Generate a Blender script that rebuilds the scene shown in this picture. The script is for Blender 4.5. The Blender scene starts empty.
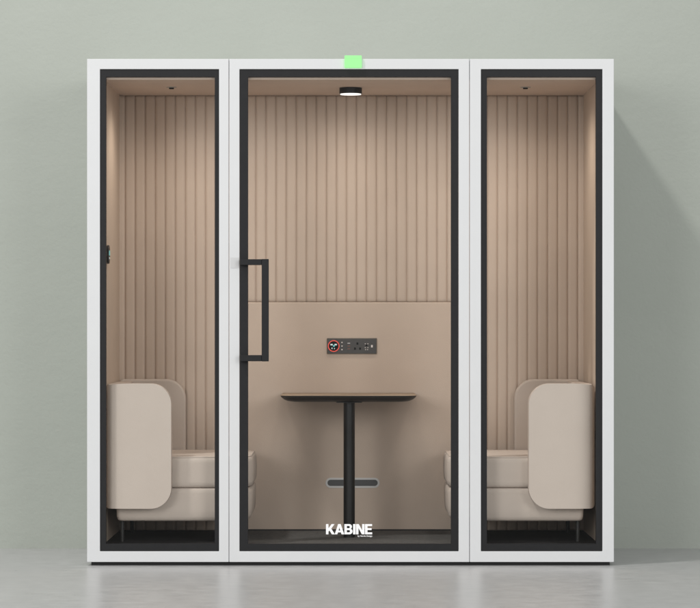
import bpy, bmesh, math, random
from mathutils import Vector
random.seed(3)
S = 0.00455            # metres per photo pixel at the booth's front face
D = 13.16              # camera distance to the front face
CAMZ = 238.5*S
SC = bpy.context.scene
COL = SC.collection

def P(px, py, Y=0.0):  # where a measured point lies on the plane at depth Y
    k = D/(D+Y)
    return (px-350)/k*S, CAMZ-(py-327)/k*S

# ------------------------------------------------------------------ materials
def mat(name, base, rough=0.5, metal=0.0, emit=None, es=0.0, spec=0.5):
    m = bpy.data.materials.new(name); m.use_nodes = True
    b = m.node_tree.nodes['Principled BSDF']
    b.inputs['Base Color'].default_value = (*base, 1)
    b.inputs['Roughness'].default_value = rough
    b.inputs['Metallic'].default_value = metal
    b.inputs['Specular IOR Level'].default_value = spec
    if emit:
        b.inputs['Emission Color'].default_value = (*emit, 1)
        b.inputs['Emission Strength'].default_value = es
    return m

def texture(m, scale, amt, c0, c1, bump_scale=None, bump=0.1, dist=0.001, stretch=(1, 1, 1), detail=4,
            rough=None):
    nt = m.node_tree; N = nt.nodes; L = nt.links; b = N['Principled BSDF']
    tc = N.new('ShaderNodeTexCoord'); mp = N.new('ShaderNodeMapping'); mp.inputs['Scale'].default_value = stretch
    geo = N.new('ShaderNodeNewGeometry')
    L.new(geo.outputs['Position'], mp.inputs['Vector'])
    n = N.new('ShaderNodeTexNoise'); n.inputs['Scale'].default_value = scale; n.inputs['Detail'].default_value = detail
    L.new(mp.outputs[0], n.inputs['Vector'])
    r = N.new('ShaderNodeValToRGB'); r.color_ramp.elements[0].position = 0.5-amt; r.color_ramp.elements[1].position = 0.5+amt
    r.color_ramp.elements[0].color = (*c0, 1); r.color_ramp.elements[1].color = (*c1, 1)
    L.new(n.outputs[0], r.inputs[0]); L.new(r.outputs[0], b.inputs['Base Color'])
    if rough:
        mr = N.new('ShaderNodeMapRange'); mr.inputs['To Min'].default_value = rough[0]; mr.inputs['To Max'].default_value = rough[1]
        mr.inputs['From Min'].default_value = .3; mr.inputs['From Max'].default_value = .7
        L.new(n.outputs[0], mr.inputs[0]); L.new(mr.outputs[0], b.inputs['Roughness'])
    if bump_scale:
        n2 = N.new('ShaderNodeTexNoise'); n2.inputs['Scale'].default_value = bump_scale; n2.inputs['Detail'].default_value = 5
        L.new(mp.outputs[0], n2.inputs['Vector'])
        bp = N.new('ShaderNodeBump'); bp.inputs['Strength'].default_value = bump; bp.inputs['Distance'].default_value = dist
        L.new(n2.outputs[0], bp.inputs['Height']); L.new(bp.outputs[0], b.inputs['Normal'])
    return m

M = {}
M['white'] = texture(mat('white_lacquer', (.78, .79, .79), .42), 6, .3, (.67, .675, .68), (.69, .695, .70), 220, .05, .0005)
M['black'] = texture(mat('black_coated_steel', (.008, .008, .009), .5, spec=.3), 30, .3, (.007, .007, .008), (.010, .010, .011), 400, .06, .0004)
M['table_black'] = mat('satin_black_steel', (.006, .0055, .005), .42, spec=.3)
M['table_under'] = mat('dark_table_edge', (.018, .013, .010), .45)
M['oak'] = texture(mat('tan_table_laminate', (.3, .2, .13), .5), 9, .25, (.26, .19, .13), (.34, .25, .17), stretch=(1, 14, 1))
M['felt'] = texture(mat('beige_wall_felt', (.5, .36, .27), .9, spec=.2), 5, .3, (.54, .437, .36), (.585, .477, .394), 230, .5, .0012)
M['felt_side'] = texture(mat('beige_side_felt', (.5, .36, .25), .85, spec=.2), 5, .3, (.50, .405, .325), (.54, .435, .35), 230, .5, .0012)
M['ceil'] = texture(mat('beige_ceiling_felt', (.4, .3, .23), .9, spec=.2), 6, .3, (.58, .465, .385), (.62, .50, .415), 230, .5, .0012)
M['uphol'] = texture(mat('cream_upholstery', (.5, .43, .36), .68, spec=.35), 5, .4, (.52, .443, .385), (.565, .485, .423), 240, .4, .0012)
nt = M['uphol'].node_tree; bb = nt.nodes['Principled BSDF']; b1 = [n for n in nt.nodes if n.type == 'BUMP'][0]
geo_ = nt.nodes.new('ShaderNodeNewGeometry'); nz = nt.nodes.new('ShaderNodeTexNoise'); nz.inputs['Scale'].default_value = 7; nz.inputs['Detail'].default_value = 3; nz.inputs['Distortion'].default_value = 1.2
b2_ = nt.nodes.new('ShaderNodeBump'); b2_.inputs['Strength'].default_value = .10; b2_.inputs['Distance'].default_value = .012
nt.links.new(geo_.outputs['Position'], nz.inputs['Vector']); nt.links.new(nz.outputs[0], b2_.inputs['Height'])
nt.links.new(b1.outputs[0], b2_.inputs['Normal']); nt.links.new(b2_.outputs[0], bb.inputs['Normal'])
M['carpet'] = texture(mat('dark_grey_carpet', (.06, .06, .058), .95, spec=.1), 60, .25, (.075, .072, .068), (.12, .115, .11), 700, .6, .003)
M['carpet_dark'] = texture(mat('side_bay_carpet', (.02, .02, .02), .95, spec=.1), 60, .25, (.022, .020, .020), (.036, .034, .034), 700, .6, .003)  # side bays coloured darker than the centre strip
M['seat_leg'] = mat('smoked_metal_leg', (.02, .019, .018), .5, 0)
M['plinth'] = mat('black_plinth', (.006, .006, .006), .7)
M['gasket'] = mat('grey_rubber', (.25, .25, .25), .7)
M['vent_ring'] = mat('grey_vent_ring', (.62, .61, .60), .5)
M['vent_slot'] = mat('dark_vent_slot', (.075, .076, .078), .6)
M['panel'] = mat('charcoal_panel', (.055, .052, .05), .5)
M['panel_edge'] = mat('charcoal_panel_edge', (.10, .085, .068), .5)
M['hole'] = mat('socket_black', (.004, .004, .004), .6, spec=.2)
M['red'] = mat('red_ring', (.6, .06, .04), .4, emit=(.8, .10, .07), es=.45)
M['orange'] = mat('amber_mark', (.22, .08, .05), .4)
M['dot'] = mat('pale_dot', (.6, .55, .52), .4, emit=(1, .9, .85), es=.12)
M['display'] = mat('white_display', (.6, .66, .66), .4, emit=(.8, 1, 1), es=.2)
M['green_disp'] = mat('teal_display', (.08, .38, .38), .4, emit=(.25, .75, .75), es=.3)
M['chrome'] = mat('pale_spotlight_ring', (.42, .38, .34), .45, 0)
M['sticker'] = mat('white_sticker', (.60, .60, .60), .5)
M['sticker_print'] = mat('sticker_grey', (.16, .16, .16), .6)
M['letters'] = mat('glowing_white_vinyl', (.9, .9, .9), .5, emit=(1, 1, 1), es=.12)  # faint glow put into the vinyl, which is no lamp
M['lamp_glow'] = mat('lamp_diffuser', (.9, .88, .85), .4, emit=(1, .97, .92), es=1.1)
M['green'] = mat('green_indicator', (.06, .3, .06), .4, emit=(.36, 1.0, .33), es=.9)

# thin clear glass
g = bpy.data.materials.new('clear_glass'); g.use_nodes = True
nt = g.node_tree; nt.nodes.clear()
o_ = nt.nodes.new('ShaderNodeOutputMaterial'); mx = nt.nodes.new('ShaderNodeMixShader')
tr = nt.nodes.new('ShaderNodeBsdfTransparent'); gl = nt.nodes.new('ShaderNodeBsdfGlossy'); pass
tr.inputs[0].default_value = (.985, .988, .985, 1); gl.inputs['Roughness'].default_value = .02; mx.inputs[0].default_value = .009
nt.links.new(tr.outputs[0], mx.inputs[1]); nt.links.new(gl.outputs[0], mx.inputs[2])
nt.links.new(mx.outputs[0], o_.inputs[0])
M['glass'] = g

# painted plaster wall
w = mat('sage_plaster', (.45, .47, .42), .85, spec=.25)
nt = w.node_tree; N = nt.nodes; L = nt.links; b = N['Principled BSDF']
geo = N.new('ShaderNodeNewGeometry')
n1 = N.new('ShaderNodeTexNoise'); n1.inputs['Scale'].default_value = 1.4; n1.inputs['Detail'].default_value = 6
r1 = N.new('ShaderNodeValToRGB'); r1.color_ramp.elements[0].position = .3; r1.color_ramp.elements[1].position = .72
r1.color_ramp.elements[0].color = (.398, .422, .378, 1); r1.color_ramp.elements[1].color = (.420, .444, .399, 1)
mpw = N.new('ShaderNodeMapping'); mpw.inputs['Scale'].default_value = (1, 1, 1.6)
n2 = N.new('ShaderNodeTexNoise'); n2.inputs['Scale'].default_value = 7; n2.inputs['Detail'].default_value = 9; n2.inputs['Roughness'].default_value = .62
bp = N.new('ShaderNodeBump'); bp.inputs['Strength'].default_value = .20; bp.inputs['Distance'].default_value = .014
L.new(geo.outputs['Position'], n1.inputs['Vector']); L.new(geo.outputs['Position'], mpw.inputs['Vector']); L.new(mpw.outputs[0], n2.inputs['Vector'])
L.new(n1.outputs[0], r1.inputs[0]); L.new(r1.outputs[0], b.inputs['Base Color'])
L.new(n2.outputs[0], bp.inputs['Height'])
n3 = N.new('ShaderNodeTexNoise'); n3.inputs['Scale'].default_value = 60; n3.inputs['Detail'].default_value = 6
bp2 = N.new('ShaderNodeBump'); bp2.inputs['Strength'].default_value = .35; bp2.inputs['Distance'].default_value = .003
L.new(geo.outputs['Position'], n3.inputs['Vector']); L.new(n3.outputs[0], bp2.inputs['Height']); L.new(bp.outputs[0], bp2.inputs['Normal'])
L.new(bp2.outputs[0], b.inputs['Normal'])
M['wall'] = w
# polished concrete floor
f = mat('concrete', (.3, .3, .29), .4, spec=.5)
texture(f, 12.0, .17, (.37, .368, .365), (.48, .478, .473), 36, .06, .002, stretch=(.8, 1.1, 1), detail=13, rough=(.27, .34))
for n_ in f.node_tree.nodes:
    if n_.type == 'TEX_NOISE': n_.inputs['Roughness'].default_value = .72
M['floor'] = f

# ------------------------------------------------------------------ helpers
def link(name, bm, m, parent=None, smooth=False, bevel=0, seg=3, angle=35):
    me = bpy.data.meshes.new(name)
    bmesh.ops.recalc_face_normals(bm, faces=bm.faces)
    bm.to_mesh(me); bm.free()
    o = bpy.data.objects.new(name, me); COL.objects.link(o)
    me.materials.append(m)
    if bevel:
        md = o.modifiers.new('Bevel', 'BEVEL'); md.width = bevel; md.segments = seg
        md.limit_method = 'ANGLE'; md.angle_limit = math.radians(angle); md.harden_normals = True
        smooth = True
    if smooth:
        for p in me.polygons: p.use_smooth = True
        if not bevel:
            try: me.set_sharp_from_angle(angle=math.radians(angle))
            except Exception: pass
    if parent:
        o.parent = parent
        o.matrix_parent_inverse = parent.matrix_basis.inverted()
    return o

def box(bm, x0, x1, y0, y1, z0, z1):
    v = [bm.verts.new((x, y, z)) for x in (x0, x1) for y in (y0, y1) for z in (z0, z1)]
    for f in ((0, 1, 3, 2), (4, 6, 7, 5), (0, 4, 5, 1), (2, 3, 7, 6), (0, 2, 6, 4), (1, 5, 7, 3)):
        bm.faces.new([v[i] for i in f])
    return bm

def ring(bm, o, i, y0, y1):
    """rectangular ring in the XZ plane; o, i = (x0,x1,z0,z1)"""
    def q(r, y): return [bm.verts.new((x, y, z)) for x, z in ((r[0], r[2]), (r[1], r[2]), (r[1], r[3]), (r[0], r[3]))]
    of, inf, ob, ib = q(o, y0), q(i, y0), q(o, y1), q(i, y1)
    for k in range(4):
        j = (k+1) % 4
        bm.faces.new((of[k], of[j], inf[j], inf[k])); bm.faces.new((ob[j], ob[k], ib[k], ib[j]))
        bm.faces.new((of[j], of[k], ob[k], ob[j])); bm.faces.new((inf[k], inf[j], ib[j], ib[k]))
    return bm

def rrect(x0, x1, z0, z1, r, seg=10):
    """rounded rect outline; r = radius or (bl, br, tr, tl)"""
    if not isinstance(r, (tuple, list)): r = (r,)*4
    pts = []
    for (cx, cz, a0, rr) in ((x0, z0, 180, r[0]), (x1, z0, 270, r[1]), (x1, z1, 0, r[2]), (x0, z1, 90, r[3])):
        sx = 1 if cx == x0 else -1; sz = 1 if cz == z0 else -1
        ox, oz = cx+sx*rr, cz+sz*rr
        for k in range(seg+1):
            a = math.radians(a0+90*k/seg)
            pts.append((ox+rr*math.cos(a), oz+rr*math.sin(a)))
    return pts

def prism(bm, pts, a0, a1, axis='Y'):
    def V(p, a):
        return (p[0], a, p[1]) if axis == 'Y' else ((p[0], p[1], a) if axis == 'Z' else (a, p[0], p[1]))
    A = [bm.verts.new(V(p, a0)) for p in pts]; B = [bm.verts.new(V(p, a1)) for p in pts]
    n = len(pts)
    bm.faces.new(A); bm.faces.new(B[::-1])
    for k in range(n):
        j = (k+1) % n
        bm.faces.new((A[j], A[k], B[k], B[j]))
    return bm

def circle(cx, cz, r, n=32): return [(cx+r*math.cos(2*math.pi*k/n), cz+r*math.sin(2*math.pi*k/n)) for k in range(n)]

def annulus(bm, cx, cz, r0, r1, y0, y1, n=40):
    R = []
    for r, y in ((r1, y0), (r0, y0), (r0, y1), (r1, y1)):
        R.append([bm.verts.new((cx+r*math.cos(2*math.pi*k/n), y, cz+r*math.sin(2*math.pi*k/n))) for k in range(n)])
    for q in range(4):
        for k in range(n):
            j = (k+1) % n
            bm.faces.new((R[q][k], R[q][j], R[(q+1) % 4][j], R[(q+1) % 4][k]))
    return bm

def empty(name, loc, label, cat, group=None):
    o = bpy.data.objects.new(name, None); COL.objects.link(o); o.location = loc; o.empty_display_size = .1
    o['label'] = label; o['category'] = cat
    if group: o['group'] = group
    return o

# ------------------------------------------------------------------ setting
WALLY = 1.012
bm = bmesh.new(); box(bm, -9, 9, WALLY, WALLY+.2, -.1, 7)
o = link('wall', bm, M['wall']); o['kind'] = 'structure'; o['label'] = 'plain sage grey plaster wall behind the booth'
bm = bmesh.new(); box(bm, -9, 9, -18, WALLY+.1, -.1, 0)
o = link('floor', bm, M['floor']); o['kind'] = 'structure'; o['label'] = 'polished pale grey concrete floor'

# ------------------------------------------------------------------ booth
booth = empty('meeting_booth', (0, .5, 0), 'white framed glass fronted meeting booth with beige ribbed lining', 'booth')
XL, XR = P(87, 0)[0], P(614, 0)[0]
ZT, ZB = P(0, 59)[1], P(0, 562)[1]
YB = .93                                    # face of the back lining
IL, IR = P(119.4, 0, YB)[0], P(583.5, 0, YB)[0]
IC, IF = P(0, 95.4, YB)[1], P(0, 530.3, YB)[1]
s1, s2 = P(229, 0)[0], P(469.6, 0)[0]
G = .0011
# white outer shell (behind the front frames)
for (a, c) in ((XL+.001, IL-.012), (IR+.012, XR-.001)):
    bm = bmesh.new(); box(bm, a, c, .032, .995, ZB+.001, ZT-.001); link('side_wall', bm, M['white'], booth, bevel=.003)
bm = bmesh.new(); box(bm, IL-.0115, IR+.0115, .032, .995, IC+.012, ZT-.0015); link('roof', bm, M['white'], booth, bevel=.002)
bm = bmesh.new(); box(bm, IL-.0115, IR+.0115, .032, .995, ZB+.0015, IF-.012); link('floor_slab', bm, M['white'], booth)
bm = bmesh.new(); box(bm, IL-.0115, IR+.0115, YB+.03, .994, IF-.0115, IC+.0115); link('back_wall', bm, M['white'], booth)
bm = bmesh.new(); box(bm, XL+.018, XR-.018, .02, .98, 0, ZB+.001); link('plinth', bm, M['plinth'], booth)
# linings
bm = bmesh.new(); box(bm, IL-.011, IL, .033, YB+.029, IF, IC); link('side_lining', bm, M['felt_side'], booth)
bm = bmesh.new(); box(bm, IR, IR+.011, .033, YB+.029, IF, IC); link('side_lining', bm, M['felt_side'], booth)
bm = bmesh.new(); box(bm, IL-.011, IR+.011, .033, YB+.029, IC, IC+.0115); link('ceiling_lining', bm, M['ceil'], booth)
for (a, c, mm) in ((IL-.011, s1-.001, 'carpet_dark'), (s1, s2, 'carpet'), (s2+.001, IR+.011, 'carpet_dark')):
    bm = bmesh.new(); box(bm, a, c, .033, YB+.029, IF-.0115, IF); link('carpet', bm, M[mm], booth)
# ribbed back lining: padded vertical channels
pitch = 10.07/(D/(D+YB))*S
x346 = P(346.4, 0, YB)[0]
def ribs(bm, xa, xb, za, zb):
    k0 = math.floor((xa-x346)/pitch); xs = x346+k0*pitch
    prof = []
    while xs < xb-1e-6:
        for q in range(20):
            u = -1+2*q/20
            x = xs+(u+1)/2*pitch
            if xa-1e-6 <= x <= xb+1e-6: prof.append((x, YB+.010*abs(u)**5+.0006*random.random()*0))
        xs += pitch
    if prof[0][0] > xa+1e-4: prof.insert(0, (xa, prof[0][1]))
    if prof[-1][0] < xb-1e-4: prof.append((xb, prof[-1][1]))
    zz = [(za, .011), (za+.004, .004), (za+.010, .001), (za+.02, 0)]
    n = 14
    for i in range(1, n): zz.append((za+.02+(zb-za-.04)*i/n, 0))
    zz += [(zb-.02, 0), (zb-.010, .001), (zb-.004, .004), (zb, .011)]
    grid = [[bm.verts.new((x, y+dy, z)) for (x, y) in prof] for (z, dy) in zz]
    for a in range(len(zz)-1):
        for c in range(len(prof)-1):
            bm.faces.new((grid[a][c], grid[a][c+1], grid[a+1][c+1], grid[a+1][c]))
    # backing so that the lining is solid
    return bm
seamZ = P(0, 302, YB)[1]
bl, br = P(233, 0, YB)[0], P(467, 0, YB)[0]
def ribpanel(xa, xb, za, zb):
    bm = bmesh.new(); ribs(bm, xa, xb, za, zb); o = link('ribbed_panel', bm, M['felt'], booth, smooth=True, angle=60); return o
ribpanel(IL, bl, IF, IC); ribpanel(bl, br, seamZ, IC); ribpanel(br, IR, IF, IC)
bm = bmesh.new(); box(bm, bl, br, YB, YB+.028, IF+.0005, seamZ-.0005); link('lower_panel', bm, M['felt'], booth, bevel=.006)
bm = bmesh.new(); box(bm, IL, IR, YB+.026, YB+.029, IF, IC); link('backing_board', bm, M['felt'], booth)
# skirting trim: dark line at the foot of the back lining
bm = bmesh.new(); box(bm, bl, br, YB-.006, YB-.0005, IF, IF+.006); link('skirting', bm, M['plinth'], booth)

# front frames
mods = [((XL, s1-G), (100, 219), (106, 214.7)), ((s1+G, s2-G), (239.5, 458.6), (248, 451)), ((s2+G, XR), (481, 602.4), (487, 596))]
for n, (ox, hx, ix) in enumerate(mods):
    h = (P(hx[0], 0)[0], P(hx[1], 0)[0], P(0, 551.2)[1], P(0, 69.3)[1])
    i = (P(ix[0], 0)[0], P(ix[1], 0)[0], P(0, 543.8)[1], P(0, 77)[1])
    bm = bmesh.new(); ring(bm, (ox[0], ox[1], ZB, ZT), h, 0, .031); fr_ = link('front_frame', bm, M['white'], booth, bevel=.0025, seg=3)
    e = .0012
    bm = bmesh.new(); ring(bm, (h[0]+e, h[1]-e, h[2]+e, h[3]-e), i, .004, .030)
    leaf = link('door' if n == 1 else 'fixed_window', bm, M['black'], booth, bevel=.0012, seg=2)
    bm = bmesh.new(); box(bm, i[0]-.004, i[1]+.004, .012, .018, i[2]-.004, i[3]+.004); link('glass_pane', bm, M['glass'], leaf)
    if n == 1: door = leaf; dh = h

# door handle: square bar pull
hx0, hx1 = P(262, 0)[0], P(269, 0)[0]; ml, mr = P(240.3, 0)[0], P(247.5, 0)[0]
zt1, zt0 = P(0, 259.3)[1], P(0, 265.3)[1]; zb1, zb0 = P(0, 355)[1], P(0, 361.3)[1]
bm = bmesh.new()
box(bm, hx0, hx1, -.05, -.028, zb0, zt1)
link('handle', bm, M['black'], door, bevel=.002)
for (a, c) in ((zt0, zt1-.0008), (zb0+.0008, zb1)):
    bm = bmesh.new(); box(bm, ml, hx0-.0005, -.049, -.029, a, c); box(bm, ml, mr, -.0285, .0035, a+.001, c-.001)
    link('handle_bracket', bm, M['black'], door, bevel=.0015)

# lettering on the glass
def letters_mesh(name, shapes, m, parent, y):
    cu = bpy.data.curves.new(name, 'CURVE'); cu.dimensions = '2D'; cu.fill_mode = 'BOTH'; cu.extrude = .0003
    for pts in shapes:
        sp = cu.splines.new('POLY'); sp.points.add(len(pts)-1); sp.use_cyclic_u = True
        for q, (x, z) in enumerate(pts): sp.points[q].co = (x, z, 0, 1)
    t = bpy.data.objects.new(name+'_curve', cu); COL.objects.link(t)
    t.rotation_euler = (math.pi/2, 0, 0); t.location = (0, y, 0)
    bpy.context.view_layer.update()
    me = bpy.data.meshes.new_from_object(t.evaluated_get(bpy.context.evaluated_depsgraph_get()))
    me.transform(t.matrix_world); bpy.data.objects.remove(t)
    o = bpy.data.objects.new(name, me); COL.objects.link(o); me.materials.clear(); me.materials.append(m)
    o.parent = parent; o.matrix_parent_inverse = parent.matrix_basis.inverted(); return o
def arc(cx, cz, rx, rz, a0, a1, n=10):
    return [(cx+rx*math.cos(math.radians(a0+(a1-a0)*k/n)), cz+rz*math.sin(math.radians(a0+(a1-a0)*k/n))) for k in range(n+1)]
lx0, lz1 = P(326.0, 524.0, .01); lx1, lz0 = P(372.2, 534.2, .01)
H = lz1-lz0; st = .24                      # glyphs in units of cap height
gl_ = []
gl_.append((.86, [[(0, 0), (st, 0), (st, .27), (.34, .38), (.57, 0), (.86, 0), (.51, .56), (.83, 1), (.54, 1), (st, .58), (st, 1), (0, 1)]]))          # K
gl_.append((.90, [[(0, 0), (.25, 0), (.315, .19), (.60, .19), (.665, 0), (.92, 0), (.585, 1), (.33, 1)], [(.375, .37), (.54, .37), (.458, .70)]]))      # A
gl_.append((.80, [[(0, 0)]+arc(.50, .29, .29, .29, -90, 62)+arc(.47, .75, .27, .25, -38, 90)+[(0, 1)],
                  [(st, .19)]+arc(.45, .30, .10, .11, -90, 90)+[(st, .41)], [(st, .60)]+arc(.43, .71, .10, .11, -90, 90)+[(st, .82)]]))             # B
gl_.append((.24, [[(0, 0), (st, 0), (st, 1), (0, 1)]]))                                                                                        # I
gl_.append((.82, [[(0, 0), (.23, 0), (.23, .62), (.56, 0), (.82, 0), (.82, 1), (.59, 1), (.59, .40), (.26, 1), (0, 1)]]))                         # N
gl_.append((.70, [[(0, 0), (.70, 0), (.70, .19), (st, .19), (st, .42), (.64, .42), (.64, .60), (st, .60), (st, .81), (.69, .81), (.69, 1), (0, 1)]])) # E
gaps = [-.01, .04, .05, .05, .05, 0]
tot = sum(a for a, _ in gl_)+sum(gaps)
kx = (lx1-lx0)/(tot*H)
shapes = []; cx = 0
for (wd, sh), gp in zip(gl_, gaps):
    for s_ in sh: shapes.append([(lx0+(cx+x)*H*kx, lz0+z*H) for x, z in s_])
    cx += wd+gp
letters_mesh('logo', shapes, M['letters'], door, .0105)
fc = bpy.data.curves.new('small_lettering', 'FONT'); fc.body = 'by Norde Design'; fc.size = .0125; fc.extrude = .0002; fc.offset = .0002
t = bpy.data.objects.new('t', fc); COL.objects.link(t); t.rotation_euler = (math.pi/2, 0, 0)
bpy.context.view_layer.update()
me = bpy.data.meshes.new_from_object(t.evaluated_get(bpy.context.evaluated_depsgraph_get()))
tw = max(v.co.x for v in me.vertices)
sx0, sz0 = P(357.6, 536.6, .01); sx1 = P(372.2, 0, .01)[0]
q_ = (sx1-sx0)/tw
for v in me.vertices: v.co = Vector((sx0+v.co.x*q_, .0105-v.co.z, sz0+v.co.y*q_*1.0))
bpy.data.objects.remove(t); me.materials.clear(); me.materials.append(M['letters'])
o = bpy.data.objects.new('small_lettering', me); COL.objects.link(o); o.parent = door; o.matrix_parent_inverse = door.matrix_basis.inverted()

# small sticker beside the handle
a, c = P(230.4, 268); a2, c2 = P(238.8, 257.5)
bm = bmesh.new(); box(bm, a, a2, -.0012, -.0001, c, c2); stk = link('sticker', bm, M['sticker'], booth)

# green occupancy indicator on the top edge
a, c = P(344.6, 68); a2, c2 = P(361.6, 56)
bm = bmesh.new(); box(bm, a, a2, -.014, .022, ZT+.0006, c2); box(bm, a, a2, -.014, -.0006, c, ZT+.0006)
link('indicator_light', bm, M['green'], booth, bevel=.0012)

# control panel on the back lining
YP = YB-.008
x0, z1 = P(327, 338.2, YP); x1, z0 = P(376.8, 353.9, YP)
bm = bmesh.new(); box(bm, x0, x1, YP, YB+.001, z0, z1); cp = link('control_panel', bm, M['panel_edge'], booth, bevel=.0015)
bm = bmesh.new(); box(bm, x0+.004, x1-.004, YP-.0015, YP-.0002, z0+.004, z1-.004); link('faceplate', bm, M['panel'], cp)
yf = YP-.0016
def pc(px, py): return P(px, py, YP)
cx_, cz_ = pc(333.7, 346.0); u = S/.934
bm = bmesh.new(); annulus(bm, cx_, cz_, 4.9*u, 5.8*u, yf-.003, yf); link('dial_ring', bm, M['red'], cp)
bm = bmesh.new(); prism(bm, circle(cx_, cz_, 4.8*u), yf-.001, yf); link('dial', bm, M['hole'], cp)
bm = bmesh.new()
for (a, b2, w_, h_) in ((331.6, 344.6, 2.4, 1.5), (335.7, 344.6, 2.4, 1.5), (332, 348.3, 1.0, 1.6), (334.4, 348.6, .8, 1.2)):
    p, q = pc(a, b2); prism(bm, rrect(p-w_*u/2, p+w_*u/2, q-h_*u/2, q+h_*u/2, .3*u, 4), yf-.0016, yf-.0011)
link('dial_display', bm, M['display'], cp)
p, q = pc(333.9, 345.9); bm = bmesh.new(); prism(bm, circle(p, q, 1.0*u, 16), yf-.0022, yf-.0017); link('dial_mark', bm, M['green_disp'], cp)
for py in (342.4, 346.0, 349.6):
    p, q = pc(342.0, py); bm = bmesh.new(); prism(bm, circle(p, q, .62*u, 16), yf-.0012, yf); link('button', bm, M['dot'], cp)
for py in (343.2, 346.0, 348.8):
    p, q = pc(348.8, py); bm = bmesh.new(); box(bm, p-1.3*u, p+1.3*u, yf-.0008, yf, q-.35*u, q+.35*u)
    link('indicator_mark', bm, M['orange'] if py > 344 else M['vent_ring'], cp)
for (a, b2) in ((357.4, 343.6), (355.0, 348.6), (360.1, 348.6)):
    p, q = pc(a, b2); bm = bmesh.new(); prism(bm, rrect(p-.95*u, p+.95*u, q-1.1*u, q+1.1*u, .2*u, 3), yf-.0007, yf); link('socket_hole', bm, M['hole'], cp)
p, q = pc(366.5, 345.4); bm = bmesh.new(); box(bm, p-.9*u, p+.9*u, yf-.0007, yf, q-.8*u, q+.8*u); link('charging_port', bm, M['hole'], cp)
bm = bmesh.new()
for (a, b2) in ((365.3, 343.8), (367.9, 343.8), (365.3, 347.6), (367.9, 347.6), (365.6, 349.6), (367.6, 349.6)):
    p, q = pc(a, b2); box(bm, p-.45*u, p+.45*u, yf-.0008, yf, q-.35*u, q+.35*u)
link('port_marking', bm, M['dot'], cp)
p, q = pc(371.9, 346.2); bm = bmesh.new(); box(bm, p-.85*u, p+.85*u, yf-.0014, yf, q-1.2*u, q+1.2*u); link('network_port', bm, M['dot'], cp)

# low ventilation slot
x0, z1 = P(325.6, 477.7, YB); x1, z0 = P(379.6, 487.8, YB); e = 1.9*u
bm = bmesh.new()
o1 = rrect(x0, x1, z0, z1, (z1-z0)/2-1e-5, 12); i1 = rrect(x0+e, x1-e, z0+e, z1-e, (z1-z0)/2-e-1e-5, 12)
R4 = [[bm.verts.new((p[0], y, p[1])) for p in pts] for pts, y in ((o1, YB-.0004), (o1, YB-.004), (i1, YB-.004), (i1, YB-.0004))]
for q in range(4):
    for k in range(len(o1)):
        j = (k+1) % len(o1); bm.faces.new((R4[q][k], R4[q][j], R4[(q+1) % 4][j], R4[(q+1) % 4][k]))
vent = link('air_vent', bm, M['vent_ring'], booth, smooth=True)
bm = bmesh.new(); prism(bm, rrect(x0+e*.9, x1-e*.9, z0+e*.9, z1-e*.9, (z1-z0)/2-e*.9-1e-5, 12), YB-.0012, YB-.0003); link('vent_slot', bm, M['vent_slot'], vent)

# ceiling lamp and two small spotlights
lx = (350.7-350)/.9637*S; ly = .49
bm = bmesh.new(); prism(bm, circle(lx, ly, .0535, 48), IC-.0285, IC-.0003, 'Z'); lamp = link('ceiling_lamp', bm, M['table_black'], booth, bevel=.0015, seg=2)
bm = bmesh.new(); prism(bm, circle(lx, ly, .049, 48), IC-.0325, IC-.0286, 'Z'); link('lamp_diffuser', bm, M['lamp_glow'], lamp)
spots = []
for px in (171.5, 525.5):
    sx = (px-350)/.9677*S; sy = .44; spots.append((sx, sy))
    bm = bmesh.new(); n = 28
    R = [[bm.verts.new((sx+r*math.cos(2*math.pi*k/n), sy+r*math.sin(2*math.pi*k/n), IC-z)) for k in range(n)] for r, z in ((.024, .0004), (.023, .004), (.013, .004), (.012, .0008))]
    for a in range(3):
        for k in range(n): bm.faces.new((R[a][k], R[a][(k+1) % n], R[a+1][(k+1) % n], R[a+1][k]))
    sp_ = link('spotlight', bm, M['chrome'], booth, smooth=True)
    bm = bmesh.new(); prism(bm, circle(sx, sy, .0115, 24), IC-.010, IC-.0005, 'Z'); link('spotlight_lens', bm, M['hole'], sp_)
# round dial on the left side lining
tz = P(0, 254.5, .2)[1]; ty = .20
bm = bmesh.new(); prism(bm, circle(ty, tz, .043, 40), IL+.0002, IL+.012, 'X'); th = link('wall_controller', bm, M['table_black'], booth, bevel=.003)
bm = bmesh.new(); prism(bm, rrect(ty-.022, ty+.022, tz-.005, tz+.018, .004, 4), IL+.0122, IL+.0135, 'X'); link('controller_display', bm, M['green_disp'], th)
bm = bmesh.new(); prism(bm, rrect(ty-.014, ty+.014, tz-.022, tz-.012, .004, 4), IL+.0122, IL+.0135, 'X'); link('controller_button', bm, M['display'], th)

# ------------------------------------------------------------------ pedestal table
tb = empty('pedestal_table', (P(349.2, 0, .477)[0], .477, IF), 'black pedestal table with thin top standing between the two sofas', 'table')
xc = P(349.2, 0, .477)[0]
tx0, tx1 = P(279.8, 0, .31)[0], P(417.2, 0, .31)[0]
TZ = .7645; t0, t1 = .37, .925
bm = bmesh.new(); loops = []
for (ins, z) in ((0, 0), (.0005, -.0025), (.005, -.0085), (.016, -.018), (.035, -.026), (.062, -.030), (.075, -.0305)):
    loops.append([bm.verts.new((p[0], p[1], TZ-.0012+z)) for p in rrect(tx0+ins, tx1-ins, t0+ins, t1, (max(.06-ins*.4, .03), max(.06-ins*.4, .03), .006, .006), 10)])
for a in range(len(loops)-1):
    n = len(loops[a])
    for k in range(n): bm.faces.new((loops[a][k], loops[a][(k+1) % n], loops[a+1][(k+1) % n], loops[a+1][k]))
bm.faces.new(loops[0]); bm.faces.new(loops[-1])
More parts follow.
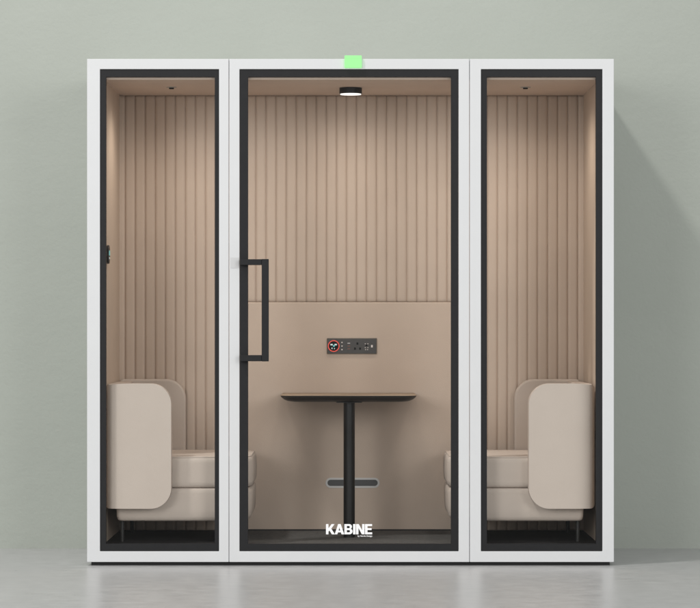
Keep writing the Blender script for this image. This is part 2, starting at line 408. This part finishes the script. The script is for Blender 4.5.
link('tabletop', bm, M['table_under'], tb, smooth=True, angle=50)
bm = bmesh.new(); prism(bm, rrect(tx0, tx1, t0, t1, (.06, .06, .006, .006), 10), TZ-.0011, TZ, 'Z'); link('top_surface', bm, M['oak'], tb)
bm = bmesh.new(); prism(bm, circle(xc, .477, .0268, 40), IF, TZ-.032, 'Z'); link('column', bm, M['table_black'], tb, smooth=True)
bm = bmesh.new(); box(bm, xc-.06, xc+.06, .42, .54, TZ-.0345, TZ-.0325); link('mounting_plate', bm, M['table_black'], tb)

# ------------------------------------------------------------------ sofas
def make_sofa(sgn, label, dx):
    base = empty('sofa', (sgn*.78+dx, .5, IF), label, 'sofa', 'upholstered single sofas facing each other in the booth')
    def X(a): return sgn*a+dx
    def pr(pts, a0, a1, ax, name, bev, parent=base, ang=35, m='uphol'):
        bm = bmesh.new(); q = [(X(p[0]), p[1]) for p in pts] if ax != 'X' else pts
        if ax == 'X': a0, a1 = X(a0), X(a1)
        prism(bm, q, a0, a1, ax); return link(name, bm, M[m], parent, bevel=bev, seg=5, angle=ang)
    arm = rrect(-1.1225, -.8165, .2555, .8265, (.022, .095, .095, .02), 14)
    bm = bmesh.new(); prism(bm, [(X(p[0]), p[1]) for p in arm], .045, .122, 'Y')
    for cut in (1.02, 1.035, 1.05, 1.062, 1.074, 1.084, 1.094, 1.102, 1.11):
        bmesh.ops.bisect_plane(bm, geom=bm.verts[:]+bm.edges[:]+bm.faces[:], plane_co=(X(-cut), 0, 0), plane_no=(1, 0, 0))
    for v in bm.verts:                                   # the panel turns the corner towards the back
        d_ = max(0, abs(v.co.x)-1.02)/.1026
        v.co.y += .07*(1-math.sqrt(max(0, 1-min(d_, 1)**2.8))); v.co.z -= (.010*d_**2 if v.co.z > .7 else 0)
    link('armrest', bm, M['uphol'], base, bevel=.02, seg=7, angle=50)
    arm2 = rrect(-1.118, -.797, .2555, .832, (.022, .095, .095, .02), 14)
    pr(arm2, .868, .9245, 'Y', 'armrest', .011)
    bk = rrect(.1985, .8675, .2565, .822, .004, 3)
    pr(bk, -1.1175, -1.055, 'X', 'backrest', .003)
    # plan outline, rounded at the front corners
    seat = rrect(-1.0545, -.4320, .125, .867, (.01, .055, .055, .01), 12)
    bm = bmesh.new(); zs = [(.3475, .014), (.350, .006), (.358, 0), (.375, -.003), (.42, -.005), (.46, -.003), (.476, 0), (.484, .005), (.4885, .012), (.4905, .022), (.492, .06)]
    def lp(ins, z):
        i2 = max(ins, 0) if True else 0
        return [bm.verts.new((X(p[0]), p[1], z)) for p in rrect(-1.0545, -.452-ins, .1255+i2, .8665-i2, (.01, .12, .12, .01), 12)]
    L_ = [lp(i, z) for z, i in zs]
    n = len(L_[0])
    for a in range(len(L_)-1):
        for k in range(n): bm.faces.new((L_[a][k], L_[a][(k+1) % n], L_[a+1][(k+1) % n], L_[a+1][k]))
    bm.faces.new(L_[0]); bm.faces.new(L_[-1])
    sc_ = link('seat_cushion', bm, M['uphol'], base, smooth=True, angle=75)
    path = [(X(p[0]), p[1], .4875) for p in rrect(-1.05, -.452-.009, .1255+.007, .8665-.007, (.01, .12, .12, .01), 12)]
    bm = bmesh.new(); n2_ = len(path); rings = []
    for k in range(n2_):
        a_, b_ = Vector(path[k-1]), Vector(path[(k+1) % n2_]); t_ = (b_-a_).normalized(); nn = Vector((t_.y, -t_.x, 0))
        rings.append([bm.verts.new(Vector(path[k])+nn*.0032*math.cos(q*math.pi/4)+Vector((0, 0, .0032*math.sin(q*math.pi/4)))) for q in range(8)])
    for k in range(n2_):
        for q in range(8): bm.faces.new((rings[k][q], rings[k][(q+1) % 8], rings[(k+1) % n2_][(q+1) % 8], rings[(k+1) % n2_][q]))
    link('piping', bm, M['uphol'], sc_, smooth=True, angle=80)
    bm = bmesh.new(); zs = [(.194, .03), (.196, .02), (.202, .010), (.215, .003), (.25, -.001), (.32, -.002), (.335, .001), (.343, .007), (.3455, .016)]
    def lp2(ins, z):
        return [bm.verts.new((X(p[0]), p[1], z)) for p in rrect(-1.0745+max(ins, 0)*.5, -.454-ins, .1262+max(ins, 0)*.6, .8660-max(ins, 0)*.6, (.02, .12, .12, .02), 12)]
    L_ = [lp2(i, z) for z, i in zs]
    for a in range(len(L_)-1):
        for k in range(n): bm.faces.new((L_[a][k], L_[a][(k+1) % n], L_[a+1][(k+1) % n], L_[a+1][k]))
    bm.faces.new(L_[0]); bm.faces.new(L_[-1])
    link('seat_base', bm, M['uphol'], base, smooth=True, angle=75)
    for (a, y) in ((-1.052, .20), (-1.052, .80), (-.50, .20), (-.50, .80)):
        bm = bmesh.new(); prism(bm, circle(X(a), y, .0088, 20), IF, .1945, 'Z'); link('leg', bm, M['seat_leg'], base, smooth=True)
    return base
make_sofa(1, 'cream upholstered sofa in the left window bay under the round wall controller', 0)
make_sofa(-1, 'cream upholstered sofa in the right window bay beside the shadowed outer wall', .0)

# ------------------------------------------------------------------ lighting
W = bpy.data.worlds.new('World'); SC.world = W; W.use_nodes = True
bg = W.node_tree.nodes['Background']; bg.inputs[0].default_value = (.97, .99, 1.0, 1); bg.inputs[1].default_value = .66
def aim(o, to):
    d = Vector(to)-Vector(o.location); o.rotation_euler = d.to_track_quat('-Z', 'Y').to_euler()
def area(name, loc, to, size, power, color):
    l = bpy.data.lights.new(name, 'AREA'); l.shape = 'DISK'; l.size = size; l.energy = power; l.color = color
    o = bpy.data.objects.new(name, l); COL.objects.link(o); o.location = loc; aim(o, to); return o
Ld = Vector((1.5, 1.0, -2.25))
area('studio_key_lamp', Vector((1.2, 0, 2.3))-Ld*4.2, (0, .3, 1.2), 1.0, 720, (1.0, .985, .96))
for sx_, pw in ((-5.6, 400), (5.6, 350)):
    area('added_front_fill', (sx_, -13.0, 3.5), (0, 0, 1.2), 4.0, pw, (1, .99, .98))  # unseen fill lamps, added to brighten the booth front and interior
def spot(name, loc, to, power, color, ang, rad, blend=1.0):
    l = bpy.data.lights.new(name, 'SPOT'); l.energy = power; l.color = color; l.spot_size = math.radians(ang); l.spot_blend = blend; l.shadow_soft_size = rad
    o = bpy.data.objects.new(name, l); COL.objects.link(o); o.location = loc; aim(o, to); return o
warm = (1.0, .90, .80)
spot('ceiling_lamp_light', (lx, ly, IC-.04), (lx, ly, 0), 14, warm, 178, .06)
for k, (sx, sy) in enumerate(spots):
    spot('spotlight_beam', (sx, sy, IC-.02), (sx, sy, 0), 14, warm, 162, .06)

# ------------------------------------------------------------------ camera
cam = bpy.data.cameras.new('camera'); co = bpy.data.objects.new('camera', cam); COL.objects.link(co)
co.location = (0, -D, CAMZ); co.rotation_euler = (math.pi/2, 0, 0)
cam.sensor_width = 36; cam.lens = 36*D/(700*S); cam.shift_y = (327-304)/700; cam.clip_end = 200
SC.camera = co
SC.render.engine = 'CYCLES'
SC.view_settings.view_transform = 'Standard'; SC.view_settings.look = 'None'; SC.view_settings.exposure = 0
